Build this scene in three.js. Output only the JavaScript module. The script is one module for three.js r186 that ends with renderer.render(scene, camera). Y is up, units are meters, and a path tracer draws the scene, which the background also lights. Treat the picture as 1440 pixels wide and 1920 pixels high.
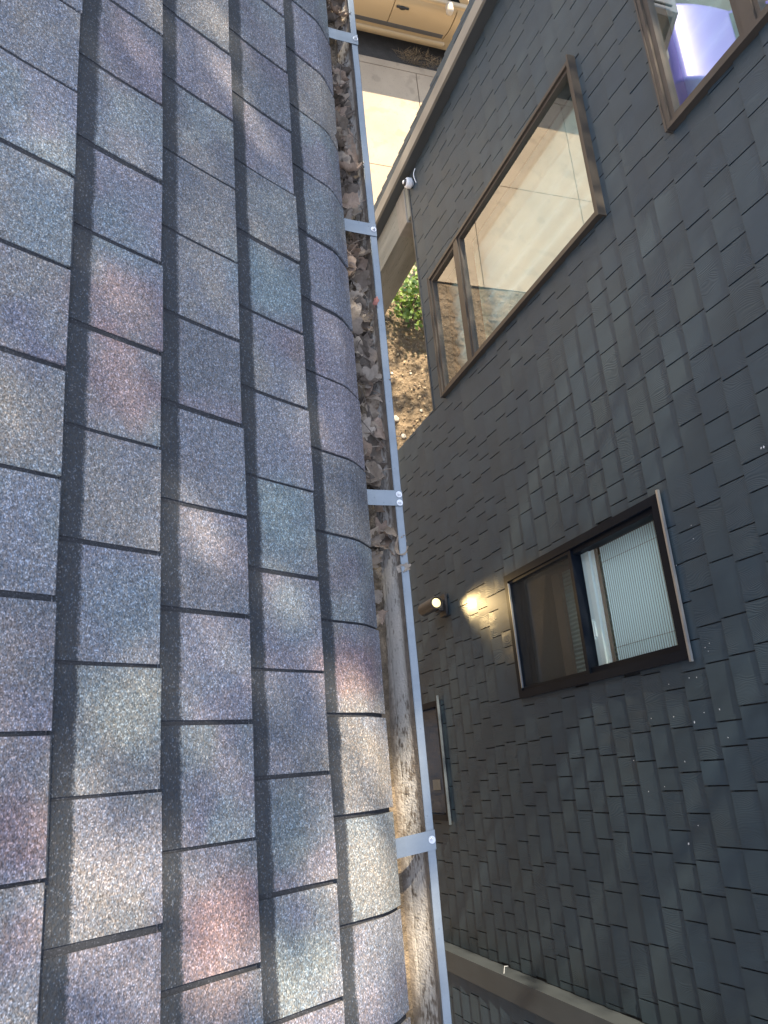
import * as THREE from 'three';
import { mergeGeometries, toCreasedNormals } from 'three/addons/utils/BufferGeometryUtils.js';
import { RoundedBoxGeometry } from 'three/addons/geometries/RoundedBoxGeometry.js';

// ---------------------------------------------------------------- camera, sky, sun, exposure
// Metres. x points from the shingled roof towards the neighbouring wall, y up, -z along the gutter to the street. The lens is the origin.
const scene = new THREE.Scene();
const F = 1505.23;                                       // focal length in pixels of the 1440 x 1920 photograph
const RIGHT = new THREE.Vector3(0.94417, 0.31849, 0.08431), DOWN = new THREE.Vector3(0.02281, -0.31847, 0.94766), FWD = new THREE.Vector3(0.32867, -0.89283, -0.30795);
const camera = new THREE.PerspectiveCamera(2 * Math.atan(960 / F) * 180 / Math.PI, 0.75, 0.05, 400);
camera.up.copy(DOWN).negate();
camera.lookAt(FWD);
scene.add(camera);

const SUN = new THREE.Vector3(-0.1, 0.77, -0.63).normalize();
const sun = new THREE.DirectionalLight(new THREE.Color().setRGB(1, 0.87, 0.66), 4.6);
sun.position.copy(SUN).multiplyScalar(40);
sun.castShadow = true; sun.shadow.radius = 1;
sun.shadow.mapSize.set(4096, 4096);
Object.assign(sun.shadow.camera, { left: -16, right: 16, top: 16, bottom: -16, near: 1, far: 90 });
scene.add(sun, sun.target);

{
  const w = 256, h = 128, d = new Float32Array(w * h * 4);
  for (let j = 0; j < h; j++) {
    const e = Math.sin(((j + 0.5) / h - 0.5) * Math.PI), t = Math.pow(Math.max(0, e), 0.45);
    const c = e > 0 ? [0.82 + (0.50 - 0.82) * t, 0.87 + (0.59 - 0.87) * t, 0.95 + (0.79 - 0.95) * t] : [0.2, 0.19, 0.17];
    for (let i = 0; i < w; i++) d.set([c[0], c[1], c[2], 1], (j * w + i) * 4);
  }
  const sky = new THREE.DataTexture(d, w, h, THREE.RGBAFormat, THREE.FloatType);
  sky.mapping = THREE.EquirectangularReflectionMapping;
  sky.magFilter = THREE.LinearFilter; sky.wrapS = THREE.RepeatWrapping; sky.needsUpdate = true;
  scene.background = sky; scene.environment = sky;
}
const renderer = new THREE.WebGLRenderer({ antialias: true });
renderer.toneMapping = THREE.LinearToneMapping;
renderer.toneMappingExposure = 2.75;
renderer.shadowMap.enabled = true;

// ---------------------------------------------------------------- helpers
function rng(seed) { let a = seed >>> 0; return () => { a |= 0; a = a + 0x6D2B79F5 | 0; let t = Math.imul(a ^ a >>> 15, 1 | a); t = t + Math.imul(t ^ t >>> 7, 61 | t) ^ t; return ((t ^ t >>> 14) >>> 0) / 4294967296; }; }
const hash = (x, y, s = 0) => { let h = Math.imul(x | 0, 374761393) + Math.imul(y | 0, 668265263) + Math.imul(s | 0, 974711) | 0; h = Math.imul(h ^ h >>> 13, 1274126177); h = Math.imul(h ^ h >>> 16, 2246822519); return ((h ^ h >>> 15) >>> 0) / 4294967296; };
const lerp = (a, b, t) => a + (b - a) * t, clamp = (x, a = 0, b = 1) => Math.min(b, Math.max(a, x)), sstep = (a, b, x) => { const t = clamp((x - a) / (b - a)); return t * t * (3 - 2 * t); };
function vnoise(x, y, s = 0, px = 1e9, py = 1e9) {        // value noise, repeating after px, py cells
  const xi = Math.floor(x), yi = Math.floor(y), fx = x - xi, fy = y - yi, u = fx * fx * (3 - 2 * fx), v = fy * fy * (3 - 2 * fy);
  const m = (a, n) => ((a % n) + n) % n, a = m(xi, px), b = m(xi + 1, px), c = m(yi, py), d = m(yi + 1, py);
  return lerp(lerp(hash(a, c, s), hash(b, c, s), u), lerp(hash(a, d, s), hash(b, d, s), u), v);
}
const fbm = (x, y, s, o = 4, px = 1e9, py = 1e9) => { let a = 0, w = 0.5, t = 0; for (let i = 0; i < o; i++) { a += w * vnoise(x, y, s + i, px, py); t += w; w *= 0.5; x *= 2; y *= 2; px *= 2; py *= 2; } return a / t; };
const toS = (x) => { x = clamp(x); return 255 * (x < 0.0031308 ? 12.92 * x : 1.055 * Math.pow(x, 1 / 2.4) - 0.055); };
function texture(w, h, fn, color, repeat = true) {          // fn(i, j) -> linear [r, g, b] (colour) or a height 0..1
  const d = new Uint8Array(w * h * 4);
  for (let j = 0; j < h; j++) for (let i = 0; i < w; i++) {
    const v = fn(i, j), o = (j * w + i) * 4;
    if (color) { d[o] = toS(v[0]); d[o + 1] = toS(v[1]); d[o + 2] = toS(v[2]); } else d[o] = d[o + 1] = d[o + 2] = clamp(v) * 255;
    d[o + 3] = 255;
  }
  const t = new THREE.DataTexture(d, w, h, THREE.RGBAFormat, THREE.UnsignedByteType);
  if (color) t.colorSpace = THREE.SRGBColorSpace;
  t.magFilter = THREE.LinearFilter; t.minFilter = THREE.LinearMipmapLinearFilter; t.generateMipmaps = true;
  t.wrapS = t.wrapT = repeat ? THREE.RepeatWrapping : THREE.ClampToEdgeWrapping;
  t.needsUpdate = true; return t;
}
const rep = (t, u, v) => { const c = t.clone(); c.repeat.set(u, v); c.needsUpdate = true; return c; };
const rgb = (r, g, b) => new THREE.Color().setRGB(r, g, b);
const std = (c, roughness, o = {}) => new THREE.MeshStandardMaterial({ color: c, roughness, side: THREE.DoubleSide, ...o });
const phy = (c, roughness, o = {}) => new THREE.MeshPhysicalMaterial({ color: c, roughness, side: THREE.DoubleSide, ...o });

// a photograph pixel gives a direction; the plane it is met with gives the place
const rayOf = (px, py) => new THREE.Vector3().addScaledVector(RIGHT, px - 720).addScaledVector(DOWN, py - 960).addScaledVector(FWD, F);
const atX = (px, py, X) => { const d = rayOf(px, py); return d.multiplyScalar(X / d.x); };
const atY = (px, py, Y) => { const d = rayOf(px, py); return d.multiplyScalar(Y / d.y); };
const atZ = (px, py, Z) => { const d = rayOf(px, py); return d.multiplyScalar(Z / d.z); };

class Mesher {                                              // collects faces with uv in metres; build() makes one named mesh
  constructor() { this.p = []; this.u = []; this.i = []; }
  quad(a, b, c, d, ua, ub, uc, ud) {
    const n = this.p.length / 3;
    for (const v of [a, b, c, d]) this.p.push(v[0], v[1], v[2]);
    for (const v of [ua, ub, uc, ud]) this.u.push(v[0], v[1]);
    this.i.push(n, n + 1, n + 2, n, n + 2, n + 3); return this;
  }
  box(x0, x1, y0, y1, z0, z1, ou = 0, ov = 0) {
    const P = (x, y, z) => [x, y, z], q = (a, b, c, d, k) => { const f = (v) => k === 0 ? [v[2] + ou, v[1] + ov] : k === 1 ? [v[0] + ou, v[2] + ov] : [v[0] + ou, v[1] + ov]; this.quad(a, b, c, d, f(a), f(b), f(c), f(d)); };
    q(P(x0, y0, z0), P(x0, y0, z1), P(x0, y1, z1), P(x0, y1, z0), 0); q(P(x1, y0, z1), P(x1, y0, z0), P(x1, y1, z0), P(x1, y1, z1), 0);
    q(P(x0, y1, z1), P(x1, y1, z1), P(x1, y1, z0), P(x0, y1, z0), 1); q(P(x0, y0, z0), P(x1, y0, z0), P(x1, y0, z1), P(x0, y0, z1), 1);
    q(P(x0, y0, z1), P(x1, y0, z1), P(x1, y1, z1), P(x0, y1, z1), 2); q(P(x1, y0, z0), P(x0, y0, z0), P(x0, y1, z0), P(x1, y1, z0), 2);
    return this;
  }
  geometry() {
    const g = new THREE.BufferGeometry();
    g.setAttribute('position', new THREE.Float32BufferAttribute(this.p, 3)); g.setAttribute('uv', new THREE.Float32BufferAttribute(this.u, 2));
    g.setIndex(this.i); g.computeVertexNormals(); return g;
  }
  build(name, m, parent = scene) { return mesh(name, this.geometry(), m, parent); }
}
const used = new Map();
function numbered(name) { const n = used.get(name) || 0; used.set(name, n + 1); return n ? name + '_' + String(n).padStart(3, '0') : name; }
function mesh(name, g, m, parent = scene) {
  const o = new THREE.Mesh(g, m); o.name = parent === scene ? numbered(name) : name; o.castShadow = o.receiveShadow = true; parent.add(o); return o;
}
function thing(name, label, category, pos = [0, 0, 0], group) {
  const o = new THREE.Group(); o.name = numbered(name); o.position.set(...pos); tag(o, label, category, group); scene.add(o); return o;
}
function tag(o, label, category, group, kind) { o.userData.label = label; if (category) o.userData.category = category; if (group) o.userData.group = group; if (kind) o.userData.kind = kind; return o; }
function part(name, parent) { const o = new THREE.Group(); o.name = name; parent.add(o); return o; }
const bx = (x0, x1, y0, y1, z0, z1) => new Mesher().box(x0, x1, y0, y1, z0, z1);
const rbox = (cx, cy, cz, w, h, d, r = 0.01, seg = 2) => new RoundedBoxGeometry(w, h, d, seg, r).translate(cx, cy, cz);
const cyl = (a, b, r0, r1 = r0, n = 12) => {                // cylinder from a to b
  const A = new THREE.Vector3(...a), Bv = new THREE.Vector3(...b), d = Bv.clone().sub(A), g = new THREE.CylinderGeometry(r1, r0, d.length(), n);
  g.applyQuaternion(new THREE.Quaternion().setFromUnitVectors(new THREE.Vector3(0, 1, 0), d.clone().normalize())); g.translate(...A.add(Bv).multiplyScalar(0.5).toArray()); return g;
};
const merge = (...g) => mergeGeometries(g.map((x) => { const y = x.index ? x.toNonIndexed() : x; for (const k of Object.keys(y.attributes)) if (!['position', 'normal', 'uv'].includes(k)) y.deleteAttribute(k); return y; }));
const tube = (pts, r, n = 24, k = 7) => new THREE.TubeGeometry(new THREE.CatmullRomCurve3(pts.map((p) => new THREE.Vector3(...p))), n, r, k);
function bend(m, nz, fn) { const p = m.p; for (let i = 0; i < p.length; i += 3) { const d = fn(p[i], p[i + 1], p[i + 2]); p[i] += d[0]; p[i + 1] += d[1]; p[i + 2] += d[2] || 0; } return m; }
function sheet(pts, th, z0, z1, sides = 2) {               // a bent sheet: profile in x, y with thickness, extruded along z; uv = (path length, z)
  const m = new Mesher(), n = pts.length, off = [], len = [0];
  for (let i = 0; i < n; i++) {
    const a = pts[Math.max(0, i - 1)], b = pts[Math.min(n - 1, i + 1)], dx = b[0] - a[0], dy = b[1] - a[1], l = Math.hypot(dx, dy);
    off.push([pts[i][0] + dy / l * th, pts[i][1] - dx / l * th]);
    if (i) len.push(len[i - 1] + Math.hypot(pts[i][0] - pts[i - 1][0], pts[i][1] - pts[i - 1][1]));
  }
  const side = (q) => { for (let i = 0; i + 1 < n; i++) m.quad([...q[i], z0], [...q[i + 1], z0], [...q[i + 1], z1], [...q[i], z1], [len[i], z0], [len[i + 1], z0], [len[i + 1], z1], [len[i], z1]); };
  side(pts); if (sides > 1) {
    side(off);
    for (const z of [z0, z1]) for (let i = 0; i + 1 < n; i++) m.quad([...pts[i], z], [...pts[i + 1], z], [...off[i + 1], z], [...off[i], z], [0, 0], [0, 0], [0, 0], [0, 0]);
    for (const i of [0, n - 1]) m.quad([...pts[i], z0], [...off[i], z0], [...off[i], z1], [...pts[i], z1], [0, 0], [0, 0], [0, 0], [0, 0]);
  }
  return m;
}

// ---------------------------------------------------------------- roof plane and its mapping
const PITCH = 32.64 * Math.PI / 180, CA = Math.cos(PITCH), SA = Math.sin(PITCH), H0 = 1.3;
const roofP = (s, n, z) => [s * CA + n * SA, -H0 - s * SA + n * CA, z];       // s down the slope, n off the plane
function pxRoof(px, py) { const d = rayOf(px, py), t = -H0 * CA / (d.x * SA + d.y * CA); return [d.x * t / CA, d.z * t]; }
function sunToRoof(P) { const t = -(P.x * SA + (P.y + H0) * CA) / (SUN.x * SA + SUN.y * CA); return [(P.x + SUN.x * t) / CA, P.z + SUN.z * t]; }
const COURSE = [-0.6545, -0.4645, -0.2745, -0.0835, 0.102, 0.2935, 0.486, 0.705];   // butt lines of the courses, along the slope
const TAB = 0.1892, ZN = 0.85, ZF = -2.72;
const phase = (k) => [0, 0.004, 0.1, 0.097, -0.003, 0.0865, 0.18, 0.072][k];          // of the course that ends at COURSE[k]

// ---------------------------------------------------------------- textures
const S0 = -0.48, S1 = 0.76, TW = 1024, TH = 2048;
const driftAndSun = [                                                                    // where the granule blend drifts to red, teal, plum; sand and dark blue paint in sun patches and shade (photo pixel, radius, colour)
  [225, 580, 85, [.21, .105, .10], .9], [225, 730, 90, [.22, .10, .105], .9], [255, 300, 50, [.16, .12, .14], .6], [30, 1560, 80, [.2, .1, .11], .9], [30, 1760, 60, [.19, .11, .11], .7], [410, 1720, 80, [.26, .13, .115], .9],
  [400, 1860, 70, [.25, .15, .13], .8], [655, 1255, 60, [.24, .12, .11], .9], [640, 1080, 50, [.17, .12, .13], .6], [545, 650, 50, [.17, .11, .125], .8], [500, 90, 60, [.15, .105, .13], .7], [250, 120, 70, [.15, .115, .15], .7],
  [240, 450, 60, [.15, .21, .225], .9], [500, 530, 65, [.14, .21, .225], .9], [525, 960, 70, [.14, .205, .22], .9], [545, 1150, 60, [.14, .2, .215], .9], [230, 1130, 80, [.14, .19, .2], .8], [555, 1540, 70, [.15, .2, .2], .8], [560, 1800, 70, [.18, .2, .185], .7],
  [70, 350, 70, [.14, .19, .22], .7], [520, 400, 50, [.15, .19, .2], .7], [240, 1330, 90, [.25, .25, .21], .8], [190, 1600, 90, [.24, .21, .19], .6], [680, 1430, 80, [.27, .22, .16], .8], [680, 1640, 80, [.26, .22, .18], .7], [350, 900, 60, [.15, .135, .14], .6],  // the sand tones are sun patches painted into the granule colour
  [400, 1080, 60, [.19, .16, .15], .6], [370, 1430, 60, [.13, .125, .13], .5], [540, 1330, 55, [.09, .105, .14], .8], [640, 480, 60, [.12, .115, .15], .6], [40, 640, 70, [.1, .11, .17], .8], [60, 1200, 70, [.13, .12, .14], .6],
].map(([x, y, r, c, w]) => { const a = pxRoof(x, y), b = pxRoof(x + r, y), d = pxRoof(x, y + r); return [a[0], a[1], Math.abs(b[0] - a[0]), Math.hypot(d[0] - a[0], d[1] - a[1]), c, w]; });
const palette = [[.165, .168, .188], [.182, .167, .186], [.178, .19, .195], [.135, .138, .152], [.195, .184, .178], [.172, .168, .19]];
const granH = new Float32Array(TW * TH);
const granMap = texture(TW, TH, (i, j) => {
  const s = S0 + (i + .5) / TW * (S1 - S0), z = ZF + (j + .5) / TH * (ZN - ZF);
  let k = 1; while (k < COURSE.length - 1 && s > COURSE[k]) k++;
  const f = (s - COURSE[k - 1]), tab = Math.floor((z - phase(k)) / TAB), q = hash(k, tab, 7);
  let c = palette[Math.floor(q * 6)].slice();
  const o = palette[Math.floor(hash(k, tab, 8) * 6)], mx = sstep(.35, .65, fbm(s * 9 + tab * 3.1, z * 9 + k, 11, 3));
  for (let a = 0; a < 3; a++) c[a] = lerp(c[a], o[a], mx);
  for (const [ds, dz, rs, rz, dc, w] of driftAndSun) {
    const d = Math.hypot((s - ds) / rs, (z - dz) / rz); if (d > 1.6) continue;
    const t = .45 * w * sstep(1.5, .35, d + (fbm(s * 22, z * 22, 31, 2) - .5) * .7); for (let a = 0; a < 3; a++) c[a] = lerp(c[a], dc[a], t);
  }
  const g1 = hash(i, j, 1), g2 = hash(i + (j & 1) >> 1, j, 2), g3 = vnoise(i / 3.2, j / 2.2, 4), g = .52 * g1 + .3 * g2 + .18 * g3, tone = .82 + .36 * fbm(s * 5, z * 5, 5, 3);
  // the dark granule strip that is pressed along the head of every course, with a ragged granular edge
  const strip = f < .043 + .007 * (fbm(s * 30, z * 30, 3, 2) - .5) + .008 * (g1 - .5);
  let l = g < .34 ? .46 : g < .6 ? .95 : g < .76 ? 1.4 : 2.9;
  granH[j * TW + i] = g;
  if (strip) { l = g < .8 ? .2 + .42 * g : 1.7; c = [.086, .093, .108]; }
  const hue = (hash(i >> 1, j >> 1, 9) - .5) * .25;
  return [c[0] * l * tone * (1 + hue), c[1] * l * tone, c[2] * l * tone * (1 - hue)];
}, true, false);
const granBump = texture(TW, TH, (i, j) => granH[j * TW + i], false, false);
const darkGran = texture(512, 512, (i, j) => { const g = .5 * hash(i, j, 1) + .5 * vnoise(i / 2, j / 2, 2, 256, 256); const l = g < .82 ? .025 + .05 * g : .2; return [l, l * 1.03, l * 1.12]; }, true);

// cedar grain pressed into the fibre-cement shakes: u across the grain, v along it, 1.2 m square
const grainH = (i, j) => {
  const u = i / 1024, v = j / 1024, w = fbm(u * 7, v * 3, 41, 3, 7, 3), w2 = fbm(u * 4, v * 2, 47, 2, 4, 2);
  const ph = u * 230 + w * 44 + w2 * 30, l = Math.sin(ph * Math.PI * 2 * .55), mask = sstep(.42, .66, fbm(u * 5, v * 4, 53, 3, 5, 4));
  return .5 + .42 * (Math.pow(Math.abs(l), .6) * Math.sign(l)) * mask * (.5 + .5 * vnoise(u * 60, v * 12, 59, 60, 12)) + .06 * (vnoise(u * 300, v * 40, 61, 300, 40) - .5);
};
const grainBump = rep(texture(1024, 1024, grainH), 1 / 1.2, 1 / 1.2);
const paintMap = rep(texture(512, 512, (i, j) => { const u = i / 512, v = j / 512, t = .74 + .36 * fbm(u * 6, v * 6, 71, 4, 6, 6) + .2 * fbm(u * 40, v * 5, 75, 3, 40, 5) + .05 * (hash(i, j, 3) - .5); return [.9 * t, .9 * t, .9 * t]; }, true), 1 / 1.6, 1 / 1.6);
const paintRough = rep(texture(256, 256, (i, j) => .42 + .22 * fbm(i / 32, j / 32, 73, 4, 8, 8)), 1 / 1.1, 1 / 1.1);
const concMap = rep(texture(512, 512, (i, j) => {
  const u = i / 512, v = j / 512, a = fbm(u * 5, v * 5, 81, 5, 5, 5), b = fbm(u * 3, v * 3, 85, 3, 3, 3), sp = hash(i, j, 4), st = sstep(.62, .75, fbm(u * 11, v * 11, 89, 3, 11, 11));
  const t = (.78 + .32 * a + .14 * (b - .5) + .12 * (sp - .5)) * (1 - .16 * st) * (hash(i >> 1, j >> 1, 5) > .992 ? .6 : 1); return [.41 * t, .325 * t, .225 * t];
}, true), 1 / 2.2, 1 / 2.2);
const concBump = rep(texture(512, 512, (i, j) => .5 * fbm(i / 8, j / 8, 91, 3, 64, 64) + .5 * hash(i, j, 6)), 1 / 2.2, 1 / 2.2);
const rawConc = rep(texture(512, 512, (i, j) => {
  const u = i / 512, v = j / 512, a = fbm(u * 6, v * 6, 95, 5, 6, 6), pit = hash(i >> 2, j >> 2, 8) > .99 ? .5 : 1, t = (.6 + .75 * a) * pit; return [.25 * t, .245 * t, .2 * t];
}, true), 1 / 1.5, 1 / 1.5);
const asphMap = rep(texture(512, 512, (i, j) => { const t = .7 + .5 * fbm(i / 40, j / 40, 101, 4, 12.8, 12.8) + .6 * (hash(i, j, 2) - .5); return [.066 * t, .06 * t, .052 * t]; }, true), 1 / 1.4, 1 / 1.4);
const soilMap = rep(texture(512, 512, (i, j) => {
  const u = i / 512, v = j / 512, a = fbm(u * 14, v * 14, 111, 4, 14, 14), b = fbm(u * 4, v * 4, 117, 3, 4, 4), sp = hash(i >> 1, j >> 1, 3), t = (.35 + 1.1 * a) * (.7 + .6 * b);
  return sp > .985 ? [.42, .36, .27] : [.20 * t, .145 * t, .09 * t];
}, true), 1 / 1.7, 1 / 1.7);
const soilBump = rep(texture(512, 512, (i, j) => fbm(i / 16, j / 16, 121, 5, 32, 32)), 1 / 1.7, 1 / 1.7);
const stuccoMap = rep(texture(256, 256, (i, j) => { const t = .85 + .3 * fbm(i / 20, j / 20, 131, 4, 12.8, 12.8); return [.56 * t, .44 * t, .33 * t]; }, true), 1 / 1.3, 1 / 1.3);
const stuccoBump = rep(texture(256, 256, (i, j) => fbm(i / 6, j / 6, 137, 3, 42.6, 42.6)), 1 / .5, 1 / .5);
const metalMap = rep(texture(256, 256, (i, j) => { const t = .84 + .2 * fbm(i / 40, j / 10, 141, 4, 6.4, 25.6) + .06 * (hash(i, j, 7) - .5) + (hash(i >> 1, j >> 1, 12) > .995 ? -.25 : 0); return [t, t, t]; }, true), 1 / .4, 1 / .4);
const metalRough = rep(texture(256, 256, (i, j) => .34 + .25 * fbm(i / 30, j / 20, 145, 4, 8.5, 12.8)), 1 / .5, 1 / .5);
// inside of the gutter: dried brown silt with pale oxide bloom low on the front face; u = path length 0..0.3 m, v = z
const lineMap = texture(256, 2048, (i, j) => {
  const u = (i + .5) / 256 * .34, z = ZF + (j + .5) / 2048 * (ZN - ZF), a = fbm(u * 130, z * 60, 151, 4), b = fbm(u * 20, z * 9, 155, 3), c = fbm(u * 260, z * 110, 157, 3);
  const on = sstep(.045, 0, Math.abs(u - .296 + .012 * (b - .5))) * sstep(.34, .6, a * .45 + c * .45 + .5 * (fbm(3, z * 3.1, 161, 3) - .4));
  const t = .6 + .7 * a, base = [.20 * t, .16 * t, .125 * t]; const w = clamp(on * 1.5); return [lerp(base[0], .56, w), lerp(base[1], .52, w), lerp(base[2], .47, w)];
}, true, false);

// ---------------------------------------------------------------- materials
const M = {
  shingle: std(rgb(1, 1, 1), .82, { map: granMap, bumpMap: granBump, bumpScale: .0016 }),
  underlay: std(rgb(.62, .62, .66), .9, { map: rep(darkGran, 1 / .5, 1 / .5) }),
  fascia: std(rgb(.36, .33, .29), .7), stucco: std(rgb(1, 1, 1), .92, { map: stuccoMap, bumpMap: stuccoBump, bumpScale: .006 }),
  paint: [0, 1, 2, 3].map((k) => phy(rgb(...[[.035, .057, .075], [.038, .060, .077], [.033, .055, .074], [.039, .060, .075]][k]), .52, { map: paintMap, bumpMap: grainBump, bumpScale: .0011 })),
  trim: phy(rgb(.050, .058, .063), .5, { map: paintMap }), sheath: std(rgb(.018, .02, .022), .9),
  trimPale: phy(rgb(.27, .25, .21), .55, { map: paintMap }),
  bronze: phy(rgb(.062, .051, .042), .45, { map: paintMap }), black: phy(rgb(.006, .009, .015), .5, { specularIntensity: .2 }), gasket: std(rgb(.01, .01, .011), .6),
  zinc: std(rgb(.07, .085, .1), .5, { metalness: .3 }), flash: std(rgb(.62, .64, .66), .3, { metalness: .85 }),
  glass: phy(rgb(.94, .98, .97), 0, { transmission: 1, thickness: 0, ior: 3.5 }), glass2: phy(rgb(.94, .98, .97), 0, { transmission: 1, thickness: 0, ior: 1.55 }),
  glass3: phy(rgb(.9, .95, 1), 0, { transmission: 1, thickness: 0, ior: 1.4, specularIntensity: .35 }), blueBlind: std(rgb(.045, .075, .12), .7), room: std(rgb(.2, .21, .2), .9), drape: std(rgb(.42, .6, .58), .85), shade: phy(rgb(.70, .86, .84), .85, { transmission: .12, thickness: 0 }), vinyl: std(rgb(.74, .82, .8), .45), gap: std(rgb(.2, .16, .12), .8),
  screen: std(rgb(.035, .037, .036), .8, { transparent: true, opacity: .5 }),
  gutter: std(rgb(.205, .232, .256), .46, { metalness: .45, map: metalMap, roughnessMap: metalRough }), bolt: std(rgb(.62, .62, .63), .3, { metalness: .9 }), liner: std(rgb(1, 1, 1), .9, { map: (() => { const t = lineMap; t.repeat.set(1 / .34, 1 / (ZN - ZF)); t.offset.set(0, -ZF / (ZN - ZF)); return t; })(), bumpMap: rep(soilBump, 8, 8), bumpScale: .002 }),
  silt: std(rgb(.85, .88, .95), 1, { map: rep(soilMap, 6, 6), bumpMap: rep(soilBump, 9, 9), bumpScale: .004 }),
  conc: std(rgb(1, 1, 1), .9, { map: concMap, bumpMap: concBump, bumpScale: .003 }), raw: std(rgb(1, 1, 1), .92, { map: rawConc, bumpMap: concBump, bumpScale: .004 }), asph: std(rgb(1, 1, 1), .92, { map: asphMap, bumpMap: concBump, bumpScale: .006 }), joint: std(rgb(.06, .055, .045), 1),
  soil: std(rgb(1, 1, 1), 1, { map: soilMap, bumpMap: soilBump, bumpScale: .05 }),
  white: std(rgb(.72, .74, .77), .35), smoke: phy(rgb(.03, .03, .035), .08), black2: phy(rgb(.022, .022, .026), .4),
  bark: std(rgb(.12, .09, .065), .95), leafG: phy(rgb(.07, .12, .025), .6, { transmission: .3, thickness: 0 }),
};

// ---------------------------------------------------------------- ground and street
const RD = -9.12, PV = -9.0;                                // road and pavement level
{
  tag(bx(-120, 120, RD - 1.9, RD - 1.5, -120, 120).build('ground', M.soil), 'brown earth far below the roof', null, null, 'structure');
  tag(bx(-120, 120, RD - .3, RD, -17.8, -10.62).build('street', M.asph), 'dark asphalt street beyond the pavement', null, null, 'structure');
  tag(bx(-120, 120, RD - .3, PV, -60, -17.8).build('pavement', M.conc), 'concrete pavement across the street', null, null, 'structure');
  const kerb = tag(bx(-60, 60, RD - .3, PV, -10.62, -10.49).build('kerb', M.conc), 'pale concrete kerb along the street', null, null, 'structure');
  const walk = new THREE.Group(); walk.name = 'sidewalk'; tag(walk, 'concrete sidewalk of square slabs with narrow joints', null, null, 'structure'); scene.add(walk);
  bx(-60, 60, RD - .3, PV - .02, -10.49, -6.62).build('joint_bed', M.joint, walk);
  const slab = (x0, x1, z0, z1) => { const g = .006; bx(x0 + g, x1 - g, PV - .1, PV, z0 + g, z1 - g).build('slab', M.conc, walk); };
  for (let k = -8; k < 12; k++) { const x = 4.51 + 1.96 * k; slab(x, x + 1.96, -10.484, -8.54); slab(x + (k % 2 ? 0 : .0), x + 1.96, -8.54, -6.63); }
  // bare earth falling away under the house
  const m = new Mesher(), nx = 90, nz = 90, X = (i) => lerp(-3, 9.5, i / nx), Z = (j) => lerp(-6.62, 3.6, j / nz);
  const Y = (x, z) => -9.02 - .09 * Math.max(0, z + 6.4) + .09 * (fbm(x * 2.2, z * 2.2, 171, 4) - .5);
  const V = (i, j) => [X(i), Y(X(i), Z(j)), Z(j)];
  for (let i = 0; i < nx; i++) for (let j = 0; j < nz; j++) { const a = V(i, j), b = V(i, j + 1), c = V(i + 1, j + 1), d = V(i + 1, j); m.quad(a, b, c, d, [a[0], a[2]], [b[0], b[2]], [c[0], c[2]], [d[0], d[2]]); }
  const bed = mesh('soil_bed', weld(m.geometry()), M.soil); tag(bed, 'bare brown earth between the two houses', null, null, 'structure');
  globalThis.soilY = Y;
}
function weld(g) { const p = g.attributes.position, u = g.attributes.uv, map = new Map(), np = [], nu = [], ix = []; const src = g.index ? g.index.array : [...Array(p.count).keys()]; for (const i of src) { const k = [p.getX(i).toFixed(5), p.getY(i).toFixed(5), p.getZ(i).toFixed(5)].join(); let n = map.get(k); if (n === undefined) { n = np.length / 3; map.set(k, n); np.push(p.getX(i), p.getY(i), p.getZ(i)); nu.push(u.getX(i), u.getY(i)); } ix.push(n); } const r = new THREE.BufferGeometry(); r.setAttribute('position', new THREE.Float32BufferAttribute(np, 3)); r.setAttribute('uv', new THREE.Float32BufferAttribute(nu, 2)); r.setIndex(ix); r.computeVertexNormals(); return r; }

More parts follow.
